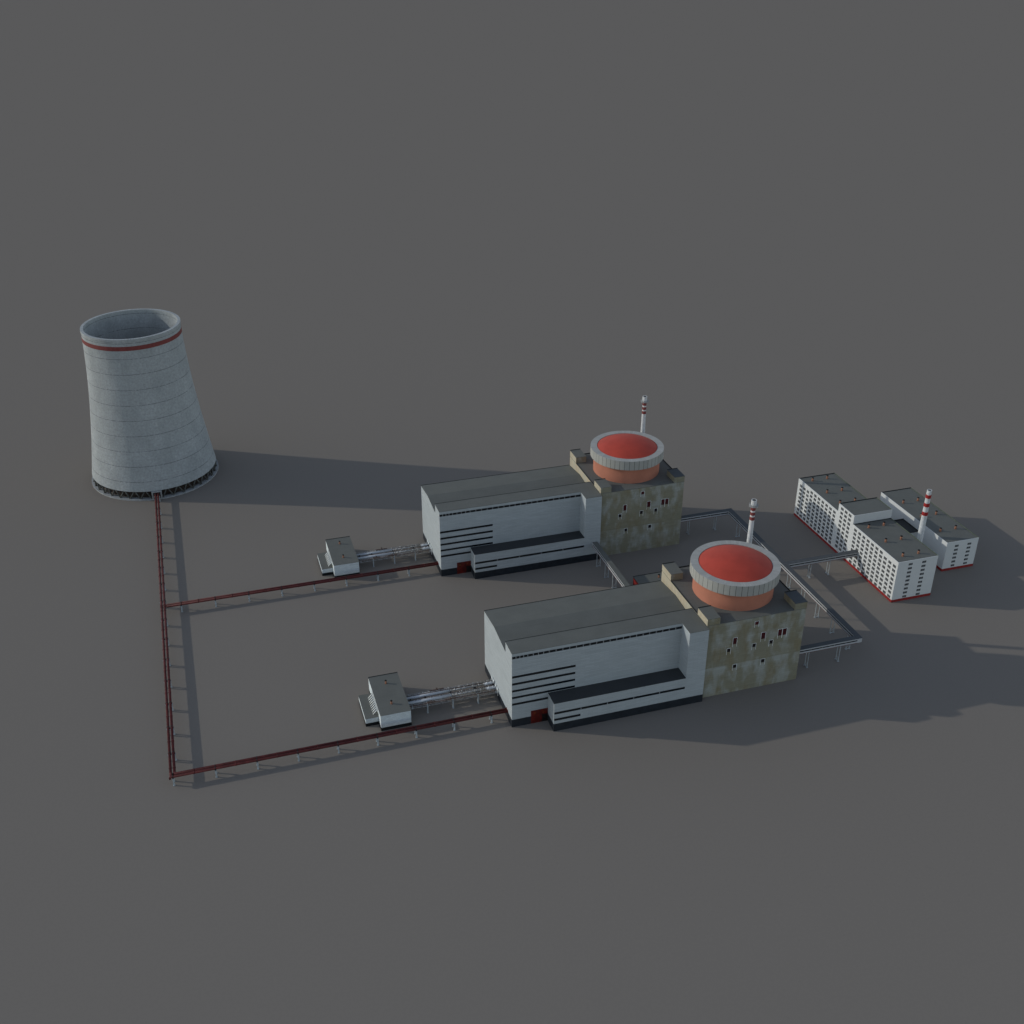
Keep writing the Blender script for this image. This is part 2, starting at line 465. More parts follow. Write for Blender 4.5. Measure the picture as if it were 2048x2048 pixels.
# main hall roof
mb = MB()
mb.prism([(0-.12, ZT-.198), (0-.12, ZT), (YM+.15, ZT), (YM+.15, ZT-.198)], -.15, XW)
mb.box(105.85, XW, -YP-.15, -.122, ZT-.197, ZT-.001)
mb.prism([(YM+.152, 46.12), (YM+.152, 46.32), (36, 48.32), (YB+.15, 45.72), (YB+.15, 45.52), (36, 48.12)], -.15, XW)
ro = mb.build('roof', roof_felt, H)
mb = MB()
mb.box(-.2, XW, YM, YM+.2, ZT+.002, ZT+.16); mb.box(-.2, XW, YB, YB+.2, 45.73, 45.95)
mb.build('edge_trim', dark_trim, ro)
mb = MB(); mb.box(-.06, 11.8, -.06, 0, 0, ZP); mb.box(22.3, 22.36, -YP, -.002, 0, ZP)
mb.box(-.06, 0, 0, YB+.06, 0, ZP); mb.box(-.06, XW, YB, YB+.06, 0, ZP)
mb.box(22.3, XW+.04, -YP-.06, -YP, 0, ZP); mb.box(XW-.02, XW+.04, -YP, -7.7, 0, ZP)
mb.box(0, 118.6, .5, YB-.01, 0, ZP-.01); mb.box(22.5, 118.3, -YP+.01, .4, 0, ZP-.02)
mb.build('plinth', plinth_dark, H)
mb = MB(); mb.box(22.36, 105.98, -YP, -.004, ZP, ZA-.25)
anx = mb.build('annex_wall', white_clad, H)
mb = MB(); mb.box(22.2, 105.98, -YP-.12, -.006, ZA-.248, ZA)
mb.build('annex_roof', roof_dark, H)
# strip windows
def band(x0, x1, y, z0, z1, divs, parent, name='strip_window'):
    mb = MB(); mb.box(x0, x1, y-.05, y+.1, z0, z1)
    w = mb.build(name, glass, parent)
    if divs:
        mb = MB()
        for d_ in divs: mb.box(d_-.13, d_+.13, y-.09, y-.052, z0-.01, z1+.01)
        mb.build('mullion', mullion, w)
    return w
divs = [2.39, 4.71, 7.04, 9.53, 12.81, 15.93, 19.07, 22.45]+[22.45+4.18*k for k in range(1, 20)]
band(.05, 105.97, 0, 49.35, 51.0, divs, H)
for z0, z1, xe in ((35.7, 37.3, 39.05), (30.65, 32.2, 39.0), (25.7, 27.2, 39.0), (20.85, 22.35, 39.0), (16.0, 17.55, 22.3)):
    band(.05, xe, 0, z0, z1, None, H)
band(22.6, 105.8, -YP, 12.5, 14.05, [39.15, 55.85, 72.6, 89.3], H)
band(22.6, 38.95, -YP, 7.75, 9.35, None, H)
# gate
mb = MB(); mb.box(11.8, 22.35, -.08, -.001, 0, 9.6)
gt = mb.build('gate', gate_red, H)
MB().box(17.15, 17.3, -.1, -.081, 0, 9.6).build('gate_joint', gate_black, gt)
MB().box(18.6, 22.33, -.1, -.081, 0.0, 5.6).build('gate_shade_patch', gate_black, gt)  # thin black panel: shadow on the lower right of the gate, painted in
mb = MB()
for cx in (14.2, 19.8):
    for k in range(4):
        a = k*PI/2+.78
        mb.beam((cx, -.1, 7.4), (cx+math.cos(a)*1.0, -.1, 7.4+math.sin(a)*1.0), .28, .05)
mb.build('gate_marking', gate_orange, gt)
MB().box(11.7, 22.3, -.14, -.001, 9.602, 9.85).build('gate_lintel', white_clad, gt)
# wall flanges where the pipes enter the west wall
mb = MB()
for yy in (CY-PO, CY+PO): mb.tube((-.35, yy, PZ), (-.02, yy, PZ), PR+.35, 14)
mb.build('pipe_collar', pipe_red, H)

# ------------------------------------------------------------------ reactor building
XC, XE, YQ, YRB, ZR = 118.6, 184.72, 7.67, 58.0, 53.56
DX, DY = 151.52, 24.74
RB = thing('reactor_building', (DX, DY, 0), 'nearer square reactor building of stained concrete with red dome and vent stack', 'building')
mb = MB()
mb.box(XC+.02, XE, -YQ, YRB, 0, ZR-.3, 0)
mb.build('wall', stained, RB)
# the west face above the hall roof is paler panelling
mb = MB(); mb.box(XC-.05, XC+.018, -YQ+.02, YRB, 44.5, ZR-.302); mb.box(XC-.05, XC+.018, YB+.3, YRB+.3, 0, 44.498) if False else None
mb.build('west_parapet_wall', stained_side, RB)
mb = MB(); mb.box(XC-.1, XE+.1, -YQ-.1, YRB+.1, ZR-.298, ZR)
rr = mb.build('roof', roof_felt, RB)
mb = MB()
mb.box(XC-.15, XE+.15, YRB-.4, YRB+.15, ZR+.002, ZR+.5); mb.box(XE-.4, XE+.15, 5.6, YRB-.402, ZR+.002, ZR+.45)
mb.box(XC-.15, XC+.25, 5.6, 44.5, ZR+.002, ZR+.3)
mb.build('edge_trim', dark_trim, rr)
for (x0, x1, y0, y1, z1, side) in ((XC-.08, 126.75, 44.6, 58.1, 58.3, True), (XC-.08, 126.8, -YQ-.05, 5.5, 58.1, True), (176.7, XE+.08, -YQ-.05, 5.7, 58.1, False)):
    mb = MB(); mb.box(x0+(.06 if side else 0), x1, y0, y1, ZR-.29, z1-.2)
    tw = mb.build('stair_tower', stained, RB)
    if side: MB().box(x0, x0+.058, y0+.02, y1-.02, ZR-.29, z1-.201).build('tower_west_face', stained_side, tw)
    MB().box(x0-.06, x1+.06, y0-.06, y1+.06, z1-.198, z1).build('tower_roof', roof_felt if side else roof_walk, tw)
    mb = MB(); mb.box(x0-.1, x1+.1, y1-.25, y1+.1, z1+.002, z1+.35)
    mb.build('edge_trim', dark_trim, tw)
mb = MB(); mb.lathe(DX, DY, [(24.88, ZR+.002), (24.88, 66.2)], 128)
mb.build('drum', drum_mat, RB)
RR, ZR1, ZR0, DRr = 27.41, 72.7, 65.5, 22.6
mb = MB()
mb.lathe(DX, DY, [(24.6, ZR0), (RR-.15, ZR0), (RR, ZR0+.2), (RR, ZR1)], 144, 0)
mb.lathe(DX, DY, [(RR, ZR1), (DRr, ZR1), (DRr, ZR1-1.1)], 144, 1)
mb.build('ring', [ring_mat, ring_top], RB, origin=(DX, DY, 0))
mb = MB()
hcap = 6.0; rs = (DRr**2+hcap**2)/(2*hcap)
zc = ZR1-.4+hcap-rs
prof = []
for k in range(25):
    t = math.asin(DRr/rs)*(1-k/24.0); prof.append((max(.01, rs*math.sin(t)), zc+rs*math.cos(t)))
mb.surf(DX, DY, prof, 128)
mb.build('dome', dome_mat, RB)
# windows and doors: dark leaf, white frame whose posts run on below as ladder rails
for x0, x1, z0, z1, kind in ((150.5, 152.9, 47.9, 50.2, 1), (137.0, 139.4, 36.5, 41.05, 1), (155.9, 158.5, 36.45, 41.1, 1), (167.3, 169.85, 36.5, 41.1, 1), (170.4, 172.95, 36.5, 41.1, 1),
                             (150.5, 152.75, 31.5, 34.05, 0), (162.0, 164.3, 31.6, 34.2, 0), (133.5, 135.75, 31.45, 33.9, 0), (138.8, 141.05, 18.5, 20.9, 0), (157.95, 160.3, 18.45, 20.95, 0)):
    MBw = MB(); MBw.box(x0, x1, -YQ-.04, -YQ+.2, z0, z1)
    w = MBw.build('door' if z1-z0 > 3 else 'window', door_red if kind else door_black, RB)
    mb = MB(); w_ = .17; y0, y1 = -YQ-.16, -YQ-.042; lo = z0-1.9
    mb.box(x0-w_-.12, x0-.12, y0, y1, lo, z1+.28); mb.box(x1+.12, x1+w_+.12, y0, y1, lo, z1+.28)
    mb.box(x0-.118, x1+.118, y0, y1, z1+.12, z1+.28)
    mb.build('frame', white_pure, w)
# vent stack on the north-east corner of the roof
SX, SY = 176.1, 52.4
mb = MB(); mb.surf(SX, SY, [(1.95, ZR), (1.8, 60), (1.66, 72), (1.46, 93.0)], 32)
mb.lathe(SX, SY, [(2.3, ZR+.01), (2.3, ZR+1.2), (1.9, ZR+1.2)], 32)
st_ = mb.build('vent_stack', stack_white, RB)
for z0, z1 in ((91.3, 93.4), (87.9, 90.1), (84.4, 86.7)):
    def sr(z): return 1.46+(93-z)*.0095+.06
    MB().lathe(SX, SY, [(sr(z0)-.2, z0), (sr(z0), z0), (sr(z1), z1), (sr(z1)-.2, z1)], 32).build('red_band', red_band, st_)
mb = MB(); mb.lathe(SX, SY, [(1.4, 92.9), (1.75, 95.0), (1.75, 98.5), (1.3, 98.5), (1.3, 96.5)], 32)
mb.build('stack_head', stack_white, st_)
MB().lathe(SX, SY, [(1.3, 98.35), (.01, 98.35)], 24).build('stack_opening', mouth_cap_black, st_)  # flat black disc, the shade inside the stack mouth put into colour
mb = MB(); mb.lathe(SX, SY, [(1.5, 93.9), (2.95, 94.2), (2.95, 94.6), (1.5, 94.6)], 32)
mb.lathe(SX, SY, [(2.75, 95.5), (2.95, 95.5), (2.95, 95.7), (2.75, 95.7), (2.75, 95.5)], 32)
for k in range(12):
    a = 2*PI*k/12; mb.beam((SX+2.85*math.cos(a), SY+2.85*math.sin(a), 94.6), (SX+2.85*math.cos(a), SY+2.85*math.sin(a), 95.5), .1)
mb.build('service_platform', conc_light, st_)

# ------------------------------------------------------------------ pump house
def vent_pipe(x, y, z, parent, h=2.4, r=.62):
    mb = MB(); mb.tube((x, y, z), (x, y, z+h), r, 12); mb.tube((x, y, z), (x, y, z+.4), r+.12, 12)
    v = mb.build('roof_vent', vent_mat, parent)
    mb = MB(); mb.tube((x, y, z+h+.002), (x, y, z+h+.35), r+.1, 12); mb.build('vent_cap', mouth_cap_black, v)
    return v
PH = thing('pump_house', (-65.4, 38.5, 0), 'small white pump house with black plinth beside the nearer pipe rack', 'building')
hx0, hx1, hy0, hy1, hz, hp = -74.47, -56.36, 19.36, 57.97, 11.24, 2.33
mb = MB(); mb.box(hx0, hx1, hy0, hy1, hp, hz-.15); mb.build('wall', white_pump, PH)
box(hx0-.1, hx1+.1, hy0-.1, hy1+.1, 0, hp-.002, 'plinth', plinth_black, PH)
mb = MB(); mb.box(hx0-.12, hx1+.12, hy0-.12, hy1+.12, hz-.148, hz)
pr_ = mb.build('roof', roof_felt, PH)
MB().box(hx0-.1, hx1+.1, hy1-.15, hy1+.15, hz+.002, hz+.25).build('edge_trim', dark_trim, pr_)
vent_pipe(-65.3, 49.0, hz, pr_, 2.0, .55); vent_pipe(-66.0, 28.7, hz, pr_, 2.0, .55)
gx0, gx1, gy0, gy1, gz = -82.42, hx0-.11, 26.07, 49.38, 5.59
box(gx0, gx1, gy0, gy1, 2.2, gz-.15, 'low_wing_wall', white_pump, PH)
box(gx0-.1, gx1, gy0-.1, gy1+.1, 0, 2.198, 'low_wing_plinth', plinth_black, PH)
MB().box(gx0-.12, gx1, gy0-.12, gy1+.12, gz-.148, gz).build('low_wing_roof', roof_felt, PH)
for k in range(9):
    y = 45.0-k*1.97
    MB().tube((hx0-.05, y-.3, 8.9), (-77.3, y, 5.62), .29, 8).build('sloping_pipe', white_pure, PH)
MB().box(hx0-.1, hx0-.002, 27.6, 46.6, 8.3, 9.4).build('louvre', conc_light, PH)
MB().box(hx0-.1, hx0-.002, 26.5, 28.5, 6.0, 7.6).build('wing_door', green_trim, PH)

# ------------------------------------------------------------------ pipe rack between pump house and hall
RK = thing('pipe_rack', (-28.6, 34, 0), 'open rack of white and silver pipes beside the nearer hall', 'pipe rack')
RC = 34.1
x0, x1 = hx1+.12, .15
for yy in (RC-2.35, RC+2.35):
    MB().tube((x0, yy, 6.6), (-28.6, yy, 6.6), .86, 16).build('lagged_pipe', pipe_white, RK)
    mb = MB(); mb.tube((-28.59, yy, 6.6), (-7, yy, 6.6), .62, 14, 0)
    for xx in (-27.8, -25.6, -19.5, -14.2, -10.5, -7.2): mb.tube((xx, yy, 6.6), (xx+.4, yy, 6.6), 1.0, 14, 0)
    mb.tube((-7, yy, 6.6), (x1, yy, 6.6), .86, 14, 1)
    for xx in (-5, -2.6, -.4): mb.tube((xx, yy, 6.6), (xx+.35, yy, 6.6), 1.12, 14, 1)
    mb.tube((-22, yy, 7.0), (-22, yy, 8.6), .22, 8, 0); mb.tube((-22.5, yy, 8.6), (-21.5, yy, 8.6), .35, 10, 0)
    mb.build('flanged_pipe', [pipe_silver, pipe_white], RK)
# thinner pipes and valve runs
for yy, rr_, mt in ((RC-5.2, .34, pipe_rust), (RC-4.1, .26, pipe_silver), (RC, .3, pipe_silver), (RC+.8, .2, pipe_rust), (RC+4.3, .26, pipe_rust), (RC+5.3, .36, pipe_silver)):
    mb = MB(); mb.tube((x0, yy, 6.1), (x1, yy, 6.1), rr_, 10)
    for k in range(9):
        xx = x0+2.5+k*6.1+(yy % 1)*2
        if xx < -1: mb.tube((xx, yy, 6.1), (xx+.5, yy, 6.1), rr_*1.9, 10)
    mb.build('service_pipe', mt, RK)
for (xc, yy, w_) in ((-36, RC+5.6, 9), (-30, RC-5.4, 7), (-42, RC-5.3, 5)):
    mb = MB()
    for k in range(5): mb.beam((xc-w_/2+k*w_/5, yy, 6.3), (xc-w_/2+(k+1)*w_/5, yy, 7.1 if k % 2 else 6.9), .22)
    mb.beam((xc-w_/2, yy, 6.5), (xc+w_/2, yy, 6.5), .3); mb.beam((xc-w_/2, yy, 7.1), (xc+w_/2, yy, 7.1), .25)
    mb.tube((xc, yy-.4, 7.2), (xc, yy-.4, 8.2), .18, 8); mb.tube((xc-.5, yy-.4, 8.2), (xc+.5, yy-.4, 8.2), .3, 8)
    mb.build('valve_group', pipe_rust, RK)
for xx in (-53.5, -44.4, -28.6, -12.8, -1.4):
    mb = MB(); mb.box(xx-.35, xx+.35, RC-6.4, RC+6.4, 4.9, 5.5)
    for yy in (RC-6, RC-3.6, RC-.9, RC+.9, RC+3.6, RC+6): mb.box(xx-.2, xx+.2, yy-.2, yy+.2, 5.502, 6.6)
    sp_ = mb.build('support', post_mat, RK)
    if xx in (-44.4, -28.6, -12.8):
        for yy in (RC-5.8, RC+5.8):
            mb = MB(); mb.box(xx-.5, xx+.5, yy-1.0, yy+1.0, .0, .3); mb.box(xx-.38, xx+.38, yy-.55, yy+.55, .3, 4.898); mb.build('leg', post_mat, sp_)
    else:
        pass
    mb = MB()
    for yy in (RC-2.35, RC+2.35): mb.box(xx-.5, xx+.5, yy-1.15, yy+1.15, 5.504, 6.05)
    mb.box(xx-.3, xx+.3, RC-.5, RC+.5, 6.6, 7.6)
    mb.build('pipe_saddle', pipe_dark, sp_)
for yy in (RC-6.2, RC+6.2):
    mb = MB(); mb.beam((x0, yy, 5.3), (x1-.2, yy, 5.3), .3, .45)
    for k in range(14): mb.beam((x0+1+k*4.0, yy, 5.3), (x0+1+k*4.0, yy, 6.5), .12)
    mb.beam((x0+1, yy, 6.5), (x1-1, yy, 6.5), .12)
    mb.build('side_rail', pipe_silver, RK)
mb = MB()
for yy in (RC-6.0, RC-2.35, RC+2.35, RC+5.6):
    mb.box(-.9, -.35, yy-.8, yy+.8, 7.5, 8.2); mb.beam((-.6, yy-.9, 8.9), (-.6, yy-.9, 3.2), .35); mb.beam((-.6, yy+.9, 8.9), (-.6, yy+.9, 5.2), .35)
mb.build('wall_bracket', white_pure, RK)

# ------------------------------------------------------------------ the farther unit: copies
for o, lab in ((H, 'farther white turbine hall with long dark strip windows and red gate'),
               (RB, 'farther square reactor building of stained concrete with red dome and vent stack'),
               (PH, 'small white pump house with black plinth beside the farther pipe rack'),
               (RK, 'open rack of white and silver pipes beside the farther hall')):
    dup(o, UX, UY, lab)
for o in list(COL.objects):
    nm = o.name.split('.')[0]
    if o.parent is None and nm in ('turbine_hall', 'reactor_building', 'pump_house', 'pipe_rack', 'pipeline'):
        o['group'] = {'turbine_hall': 'twin turbine halls', 'reactor_building': 'twin reactor buildings', 'pump_house': 'twin pump houses', 'pipe_rack': 'twin pipe racks', 'pipeline': 'red pipelines'}[nm]

# ------------------------------------------------------------------ elevated galleries
GT, GB = 15.6, 12.2
def trestle(cx, cy, along, parent):
    """two slim columns with braces and a foot bar, under a gallery running along x or y"""
    def M(u, v, z): return (cx+v, cy+u, z) if along == 'x' else (cx+u, cy+v, z)
    mb = MB(); mb.beam(M(-1.9, 0, GB-.5), M(1.9, 0, GB-.5), .35, .5)
    mb.beam(M(-1.35, 0, .5), M(1.35, 0, 4.2), .12); mb.beam(M(1.35, 0, .5), M(-1.35, 0, 4.2), .12)
    mb.beam(M(-1.9, 0, .2), M(1.9, 0, .2), .35, .4)
    t_ = mb.build('support', post_mat, parent)
    for s_ in (-1, 1):
        mb = MB(); mb.beam(M(s_*1.4, 0, 0), M(s_*1.4, 0, GB-.75), .36, .36); mb.beam(M(s_*1.4, -.8, .15), M(s_*1.4, .8, .15), .5, .3)
        mb.build('leg', post_mat, t_)
def gallery_run(parent, x0, x1, y0, y1, faces, joints=4.2, windows=True):
    """one straight box of gallery; faces lists the sides that carry a window strip as (side, a, b)"""
    mb = MB(); mb.box(x0, x1, y0, y1, GB, GT-.2); mb.build('gallery_wall', gallery_wall, parent)
    for side, a, b_ in faces:
        mb = MB(); mj = MB()
        z0, z1 = 13.6, 14.4
        if side == 'w':
            mb.box(x0-.05, x0-.002, a, b_, z0, z1); k = a+joints
            while k < b_: mj.box(x0-.09, x0-.052, k-.08, k+.08, z0, z1); k += joints*2
            mr = MB().box(x0-.06, x0-.003, min(y0, a), max(y1, b_), GB-.12, GB+.16)
        elif side == 'e':
            mb.box(x1+.002, x1+.05, a, b_, z0, z1); mr = MB().box(x1+.003, x1+.06, a, b_, GB-.12, GB+.16)
            mj.box(x1+.052, x1+.09, a, a+.1, z0, z1)
        elif side == 's':
            mb.box(a, b_, y0-.05, y0-.002, z0, z1); k = a+joints
            while k < b_: mj.box(k-.1, k+.1, y0-.09, y0-.052, z0-.3, z1+.3); k += joints*2
            mr = MB().box(a, b_, y0-.06, y0-.003, GB-.12, GB+.16)
        else:
            mb.box(a, b_, y1+.002, y1+.05, z0, z1); mr = MB().box(a, b_, y1+.003, y1+.06, GB-.12, GB+.16)
            mj.box(a, a+.1, y1+.052, y1+.09, z0, z1)
        w = mb.build('strip_window', glass, parent); mj.build('mullion', mullion, w)
        mr.build('floor_beam', gallery_red, parent)
GE = thing('elevated_walkway', (233.5, 90, 0), 'long enclosed walkway on slim trestles linking both reactor buildings on the right', 'walkway', 'raised enclosed walkways')
gx0, gx1 = 231.7, 235.3; gy0, gy1 = .5, 183.2
gallery_run(GE, gx0, gx1, gy0+3.4, gy1-3.4, (('w', gy0+3.9, gy1-3.9), ('e', gy0+4, gy1-4)))
gallery_run(GE, XE+.12, gx1, gy0, gy0+3.398, (('s', XE+1, gx1-3.4), ('n', XE+1, gx0-.5)))
gallery_run(GE, XE+.12+UX, gx1, gy1-3.398, gy1, (('s', XE+2, gx0-.4), ('n', XE+2, gx1-1)))
mb = MB()
mb.box(gx0-.12, gx1+.12, gy0+3.5, gy1-3.5, GT-.198, GT); mb.box(XE+.12, gx1+.12, gy0-.12, gy0+3.498, GT-.198, GT); mb.box(XE+.12+UX, gx1+.12, gy1-3.498, gy1+.12, GT-.198, GT)
mb.build('roof', roof_walk, GE)
for xx in (197.5, 220.2): trestle(xx, gy0+1.7, 'x', GE)
for xx in (198.8, 221.6): trestle(xx, gy1-1.7, 'x', GE)
for k in range(9): trestle(233.5, 11+k*19.35, 'y', GE)
GO = thing('elevated_walkway', (262, 97.2, 0), 'short enclosed walkway on trestles reaching the white office block', 'walkway', 'raised enclosed walkways')
gallery_run(GO, gx1+.14, 292.9, 95.4, 99.0, (('s', gx1+1, 292.3), ('n', gx1+1, 292.3)))
MB().box(gx1+.14, 292.95, 95.28, 99.12, GT-.198, GT).build('roof', roof_walk, GO)
for xx in (255.3, 270.6): trestle(xx, 97.2, 'x', GO)
GW = thing('elevated_walkway', (115, 145, 0), 'short enclosed walkway on trestles between the two turbine halls', 'walkway', 'raised enclosed walkways')
wx0, wx1 = 113.2, 116.8
gallery_run(GW, wx0, wx1, YB+.2, UY-YP-.15, (('w', YB+1, UY-YP-1), ('e', YB+1, UY-YP-1)))
MB().box(wx0-.12, wx1+.12, YB+.2, UY-YP-.15, GT-.198, GT).build('roof', roof_felt, GW)
for yy in (156.4, 140, 125.2, 109, 93, 76): trestle(115, yy, 'y', GW)

# ------------------------------------------------------------------ low building behind the nearer reactor
SB = thing('service_building', (150, 104, 0), 'low flat roofed building with red end wall behind the nearer reactor', 'building')
mb = MB(); mb.box(129.6, 176, 84, 125.5, 0, 6.4); mb.build('wall', white_clad, SB)
MB().box(129.5, 129.598, 84.3, 125.3, 0, 6.35).build('end_wall', shed_red, SB)
r_ = MB().box(129.4, 176.2, 83.9, 125.7, 6.402, 6.6).build('roof', roof_felt, SB)
MB().box(129.3, 176.2, 125.4, 125.8, 6.602, 6.85).build('edge_trim', dark_trim, r_)
vent_pipe(146.6, 119.3, 6.6, r_, 2.0); vent_pipe(166, 119.3, 6.6, r_, 2.0); vent_pipe(146.6, 95, 6.6, r_, 2.0)

# ------------------------------------------------------------------ office building
OX0, OX1 = 292.98, 324.8
OB = thing('office_building', (308.9, 117, 0), 'long white office block with rows of small windows and taller middle part', 'building')
secs = ((50.61, 107.2, 32.5), (107.2, 127.4, 39.44), (127.4, 184.2, 32.78))
PAR = .45
for i, (y0, y1, z1) in enumerate(secs):
    mb = MB(); mb.box(OX0, OX1, y0+.002, y1-.002, 1.96, z1)
    # sunk roof: the wall rises as a parapet around it
    mb2 = MB(); t_ = .3
    mb = MB()
    mb.box(OX0, OX1, y0+.002, y1-.002, 1.96, z1-PAR)
    for a in ((OX0, OX0+t_, y0+.002, y1-.002), (OX1-t_, OX1, y0+.002, y1-.002), (OX0+t_, OX1-t_, y0+.002, y0+t_), (OX0+t_, OX1-t_, y1-t_, y1-.002)):
        mb.box(a[0], a[1], a[2], a[3], z1-PAR+.001, z1)
    mb.build('wall', white_office, OB)
    rf = MB().box(OX0+t_+.001, OX1-t_-.001, y0+t_+.003, y1-t_-.003, z1-PAR+.002, z1-PAR+.12).build('roof', roof_felt, OB)
    mb = MB(); mb.box(OX0+t_, OX1-t_, y1-t_-.06, y1-t_-.004, z1-PAR+.122, z1+.02)
    mb.box(OX0-.03, OX1+.03, y1-t_-.02, y1+.02, z1+.022, z1+.14)
    mb.build('parapet_lining', dark_trim, rf)
    mb = MB(); mb.box(OX1-t_-.06, OX1+.06, y0+.1, y1-.4, z1+.002, z1+.1); mb.box(OX1-t_-.06, OX1-t_-.006, y0+.4, y1-.4, z1-PAR+.125, z1+.001)
    mb.build('coping', green_trim, rf)
    if i == 0: vs = [(x, y) for y in (99.6, 78.3, 57.8) for x in (301.1, 313.7)]
    elif i == 1: vs = []
    else: vs = [(x, y) for y in (177.4, 156.2, 138.0) for x in (301.1, 314.0)]
    for x, y in vs: vent_pipe(x, y, z1-PAR+.12, rf, 2.5, .75)
mb = MB(); mb.box(OX0-.12, OX1+.12, 50.49, 184.32, 0, 1.958); mb.build('plinth', plinth_red, OB)

def add_window(mb, face, c_, z, w=3.25, h=1.95, v=0):
    """three dark lights in a white frame with slanting blinds; face 'w' (x = OX0) or 's'"""
    def P(u, d, z_): return (face[1]-d, c_+u, z_) if face[0] == 'w' else (c_+u, face[1]-d, z_)
    def bx(u0, u1, d0, d1, z0, z1, mi):
        a = P(u0, d0, 0); b_ = P(u1, d1, 0)
        mb.box(min(a[0], b_[0]), max(a[0], b_[0]), min(a[1], b_[1]), max(a[1], b_[1]), z0, z1, mi)
    bx(-w/2, w/2, -.1, .03, z-h/2, z+h/2, 0)
    for u in (-w/6, w/6): bx(u-.09, u+.09, .031, .07, z-h/2+.02, z+h/2-.02, 1)
    for k, u in enumerate((-w/3, 0, w/3)):
        if (v+k) % 2 == 0:
            a = P(u-w/7, .05, z-h/2+.2); b_ = P(u+w/7, .05, z+h/2-.2)
            mb.beam(a, b_, .09, .03, 1)
    bx(-w/2-.1, w/2+.1, .0, .08, z-h/2-.1, z-h/2-.002, 1)
wins = []
W = ('w', OX0)
for z in [29.55-k*3.29 for k in range(9)]:
    for k, x in enumerate((303.1, 314.0)): wins.append((('s', 50.61+.002), x, z, 3.1, 1.6))
for ci, y in enumerate([103.1-5.43*k for k in range(10)][::-1]):
    n_, z0 = (8, 27.6) if ci < 3 else (9, 29.55)
    p_ = 3.475 if ci < 3 else 3.3
    for k in range(n_): wins.append((W, y, z0-p_*k, 3.25, 1.95))
for y in (112.3, 117.5, 122.65):
    for k in range(10): wins.append((W, y, 37.0-3.5*k, 3.25, 1.95))
for ci, y in enumerate([131.7+5.42*k for k in range(10)]):
    n_, z0 = (9, 29.8) if ci < 7 else (8, 28.05)
    if ci >= 7: y = (169.4, 174.6, 179.5)[ci-7]
    for k in range(n_): wins.append((W, y, z0-(3.22 if ci < 7 else 3.42)*k, 3.25, 1.95))
rest = MB()
for i, (fc, c_, z, w, h) in enumerate(wins):
    if i < 99:
        mb = MB(); add_window(mb, fc, c_, z, w, h, i); mb.build('window', [office_glass, mullion], OB)
    else:
        add_window(rest, fc, c_, z, w, h, i)
tag(rest.build('window', [office_glass, mullion], OB), kind='stuff')

# second, lower row behind it
QX0, QX1, QY0, QY1, QZ = 352.31, 379.19, 75.65, 158.74, 24.03
QB = thing('office_building', (365.7, 117, 0), 'lower white block standing behind the office building and the striped chimney', 'building')
mb = MB(); t_ = .3
mb.box(QX0, QX1, QY0, QY1, 1.96, QZ-PAR)
for a in ((QX0, QX0+t_, QY0, QY1), (QX1-t_, QX1, QY0, QY1), (QX0+t_, QX1-t_, QY0, QY0+t_), (QX0+t_, QX1-t_, QY1-t_, QY1)):
    mb.box(a[0], a[1], a[2], a[3], QZ-PAR+.001, QZ)
mb.build('wall', white_office, QB)
rf = MB().box(QX0+t_+.001, QX1-t_-.001, QY0+t_+.001, QY1-t_-.001, QZ-PAR+.002, QZ-PAR+.12).build('roof', roof_felt, QB)
mb = MB(); mb.box(QX0+t_, QX1-t_, QY1-t_-.06, QY1-t_-.004, QZ-PAR+.122, QZ+.02); mb.box(QX0, QX1, QY1-t_, QY1+.03, QZ+.022, QZ+.14)
mb.build('parapet_lining', dark_trim, rf)
MB().box(QX1-t_-.06, QX1+.06, QY0+.1, QY1-.4, QZ+.002, QZ+.1).box(QX1-t_-.06, QX1-t_-.006, QY0+.4, QY1-.4, QZ-PAR+.125, QZ+.001).build('coping', green_trim, rf)
for y in (138.4, 115.6, 92.3):
    for x in (358.3, 371.4): vent_pipe(x, y, QZ-PAR+.12, rf, 2.5, .75)
mb = MB(); mb.box(QX0-.12, QX1+.12, QY0-.12, QY1+.12, 0, 1.958); mb.build('plinth', plinth_red, QB)
i = 0
for k in range(6):
    for x in (361.05, 371.85):
        mb = MB(); add_window(mb, ('s', QY0), x, 20.2-3.29*k, 3.1, 1.6, i); mb.build('window', [office_glass, mullion], QB); i += 1

# connecting building between the two rows
KB = thing('connecting_building', (338.5, 118, 0), 'low dark roofed link between the two white office blocks', 'building')
mb = MB(); mb.box(OX1+.13, QX0-.13, 108.5, 127.4, 0, 15.5)
mb.build('wall', white_office, KB)
r_ = MB().box(OX1+.002, QX0-.002, 108.4, 127.5, 15.502, 16.1).build('roof', roof_dark, KB)
mb = MB(); mb.box(OX1+.003, QX0-.003, 127.1, 127.52, 16.102, 16.9); mb.box(QX0-.5, QX0-.004, 108.45, 127.098, 16.102, 16.8)
mb.build('edge_trim', dark_trim, r_)

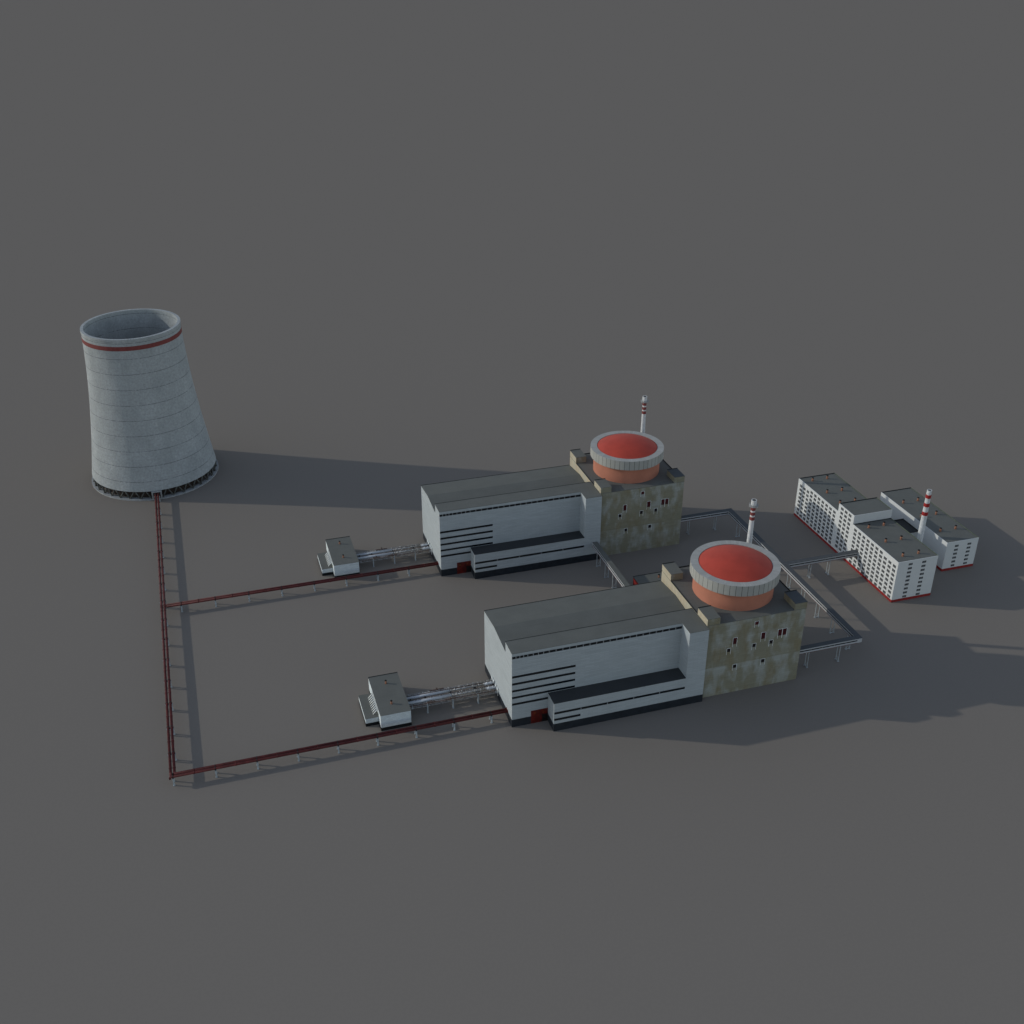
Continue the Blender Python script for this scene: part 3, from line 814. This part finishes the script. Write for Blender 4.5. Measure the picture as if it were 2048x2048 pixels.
# striped chimney between the rows
CH = thing('chimney', (339.3, 89.7, 0), 'freestanding white chimney with three bright red bands between the office blocks', 'chimney')
cx, cy = 339.3, 89.7
def cr(z): return 2.45-(z/62.0)*.75
mb = MB(); mb.surf(cx, cy, [(cr(z), z) for z in (0, 15, 30, 45, 62.1)], 40)
mb.lathe(cx, cy, [(cr(62.1), 62.1), (1.25, 62.1), (1.2, 58)], 40); mb.build('shaft', stack_white, CH)
MB().lathe(cx, cy, [(1.24, 61.9), (.01, 61.9)], 24).build('opening', mouth_cap_black, CH)  # black disc painting the shade down inside the shaft
for z0, z1 in ((56.0, 58.7), (49.1, 51.9), (42.1, 44.9)):
    MB().lathe(cx, cy, [(cr(z0)-.1, z0), (cr(z0)+.18, z0), (cr(z1)+.18, z1), (cr(z1)-.1, z1)], 40).build('red_band', red_band2, CH)
MB().lathe(cx, cy, [(3.1, 0), (3.1, 1.2), (2.3, 1.2)], 40).build('base', conc_light, CH)

# ------------------------------------------------------------------ camera
S = 2048.0
cpos = Vector((-151.764326, -491.938604, 425.92497)); yaw, pit, rol, f = 0.29920824, -0.49902270, 0.00057782, 2213.67772
fw = Vector((math.sin(yaw)*math.cos(pit), math.cos(yaw)*math.cos(pit), math.sin(pit)))
rt = Vector((math.cos(yaw), -math.sin(yaw), 0)); up = rt.cross(fw)
r2 = rt*math.cos(rol)+up*math.sin(rol); u2 = -rt*math.sin(rol)+up*math.cos(rol)
cd = bpy.data.cameras.new('camera'); cam = bpy.data.objects.new('camera', cd); COL.objects.link(cam)
M = Matrix((r2, u2, -fw)).transposed().to_4x4(); M.translation = cpos
cam.matrix_world = M
cd.sensor_width = 36; cd.lens = f/S*36; cd.clip_start = 1; cd.clip_end = 200000
scn.camera = cam

# ------------------------------------------------------------------ light
SUN_EL, SUN_AZ = R(21.3), R(-24.1)      # light travels towards +x, -y
d = Vector((math.cos(SUN_EL)*math.cos(SUN_AZ), math.cos(SUN_EL)*math.sin(SUN_AZ), -math.sin(SUN_EL)))
sd = bpy.data.lights.new('sun', 'SUN'); so = bpy.data.objects.new('sun', sd); COL.objects.link(so)
so.rotation_euler = d.to_track_quat('-Z', 'Y').to_euler(); so.location = (-300, 100, 300)
sd.energy = 1.5; sd.angle = R(.6); sd.color = (1.0, .98, .89)
w = bpy.data.worlds.new('World'); scn.world = w; w.use_nodes = True
nt = w.node_tree; bg = nt.nodes['Background']
sky = nt.nodes.new('ShaderNodeTexSky'); sky.sky_type = 'NISHITA'; sky.sun_disc = False
sky.sun_elevation = SUN_EL; sky.sun_rotation = math.atan2(-d.x, -d.y)
sky.air_density = 1.0; sky.dust_density = .25; sky.ozone_density = 1.0
hs = nt.nodes.new('ShaderNodeHueSaturation'); hs.inputs['Saturation'].default_value = .72
nt.links.new(sky.outputs[0], hs.inputs['Color']); nt.links.new(hs.outputs[0], bg.inputs[0]); bg.inputs[1].default_value = .14

scn.view_settings.view_transform = 'Standard'; scn.view_settings.look = 'None'
scn.view_settings.exposure = 0; scn.view_settings.gamma = 1
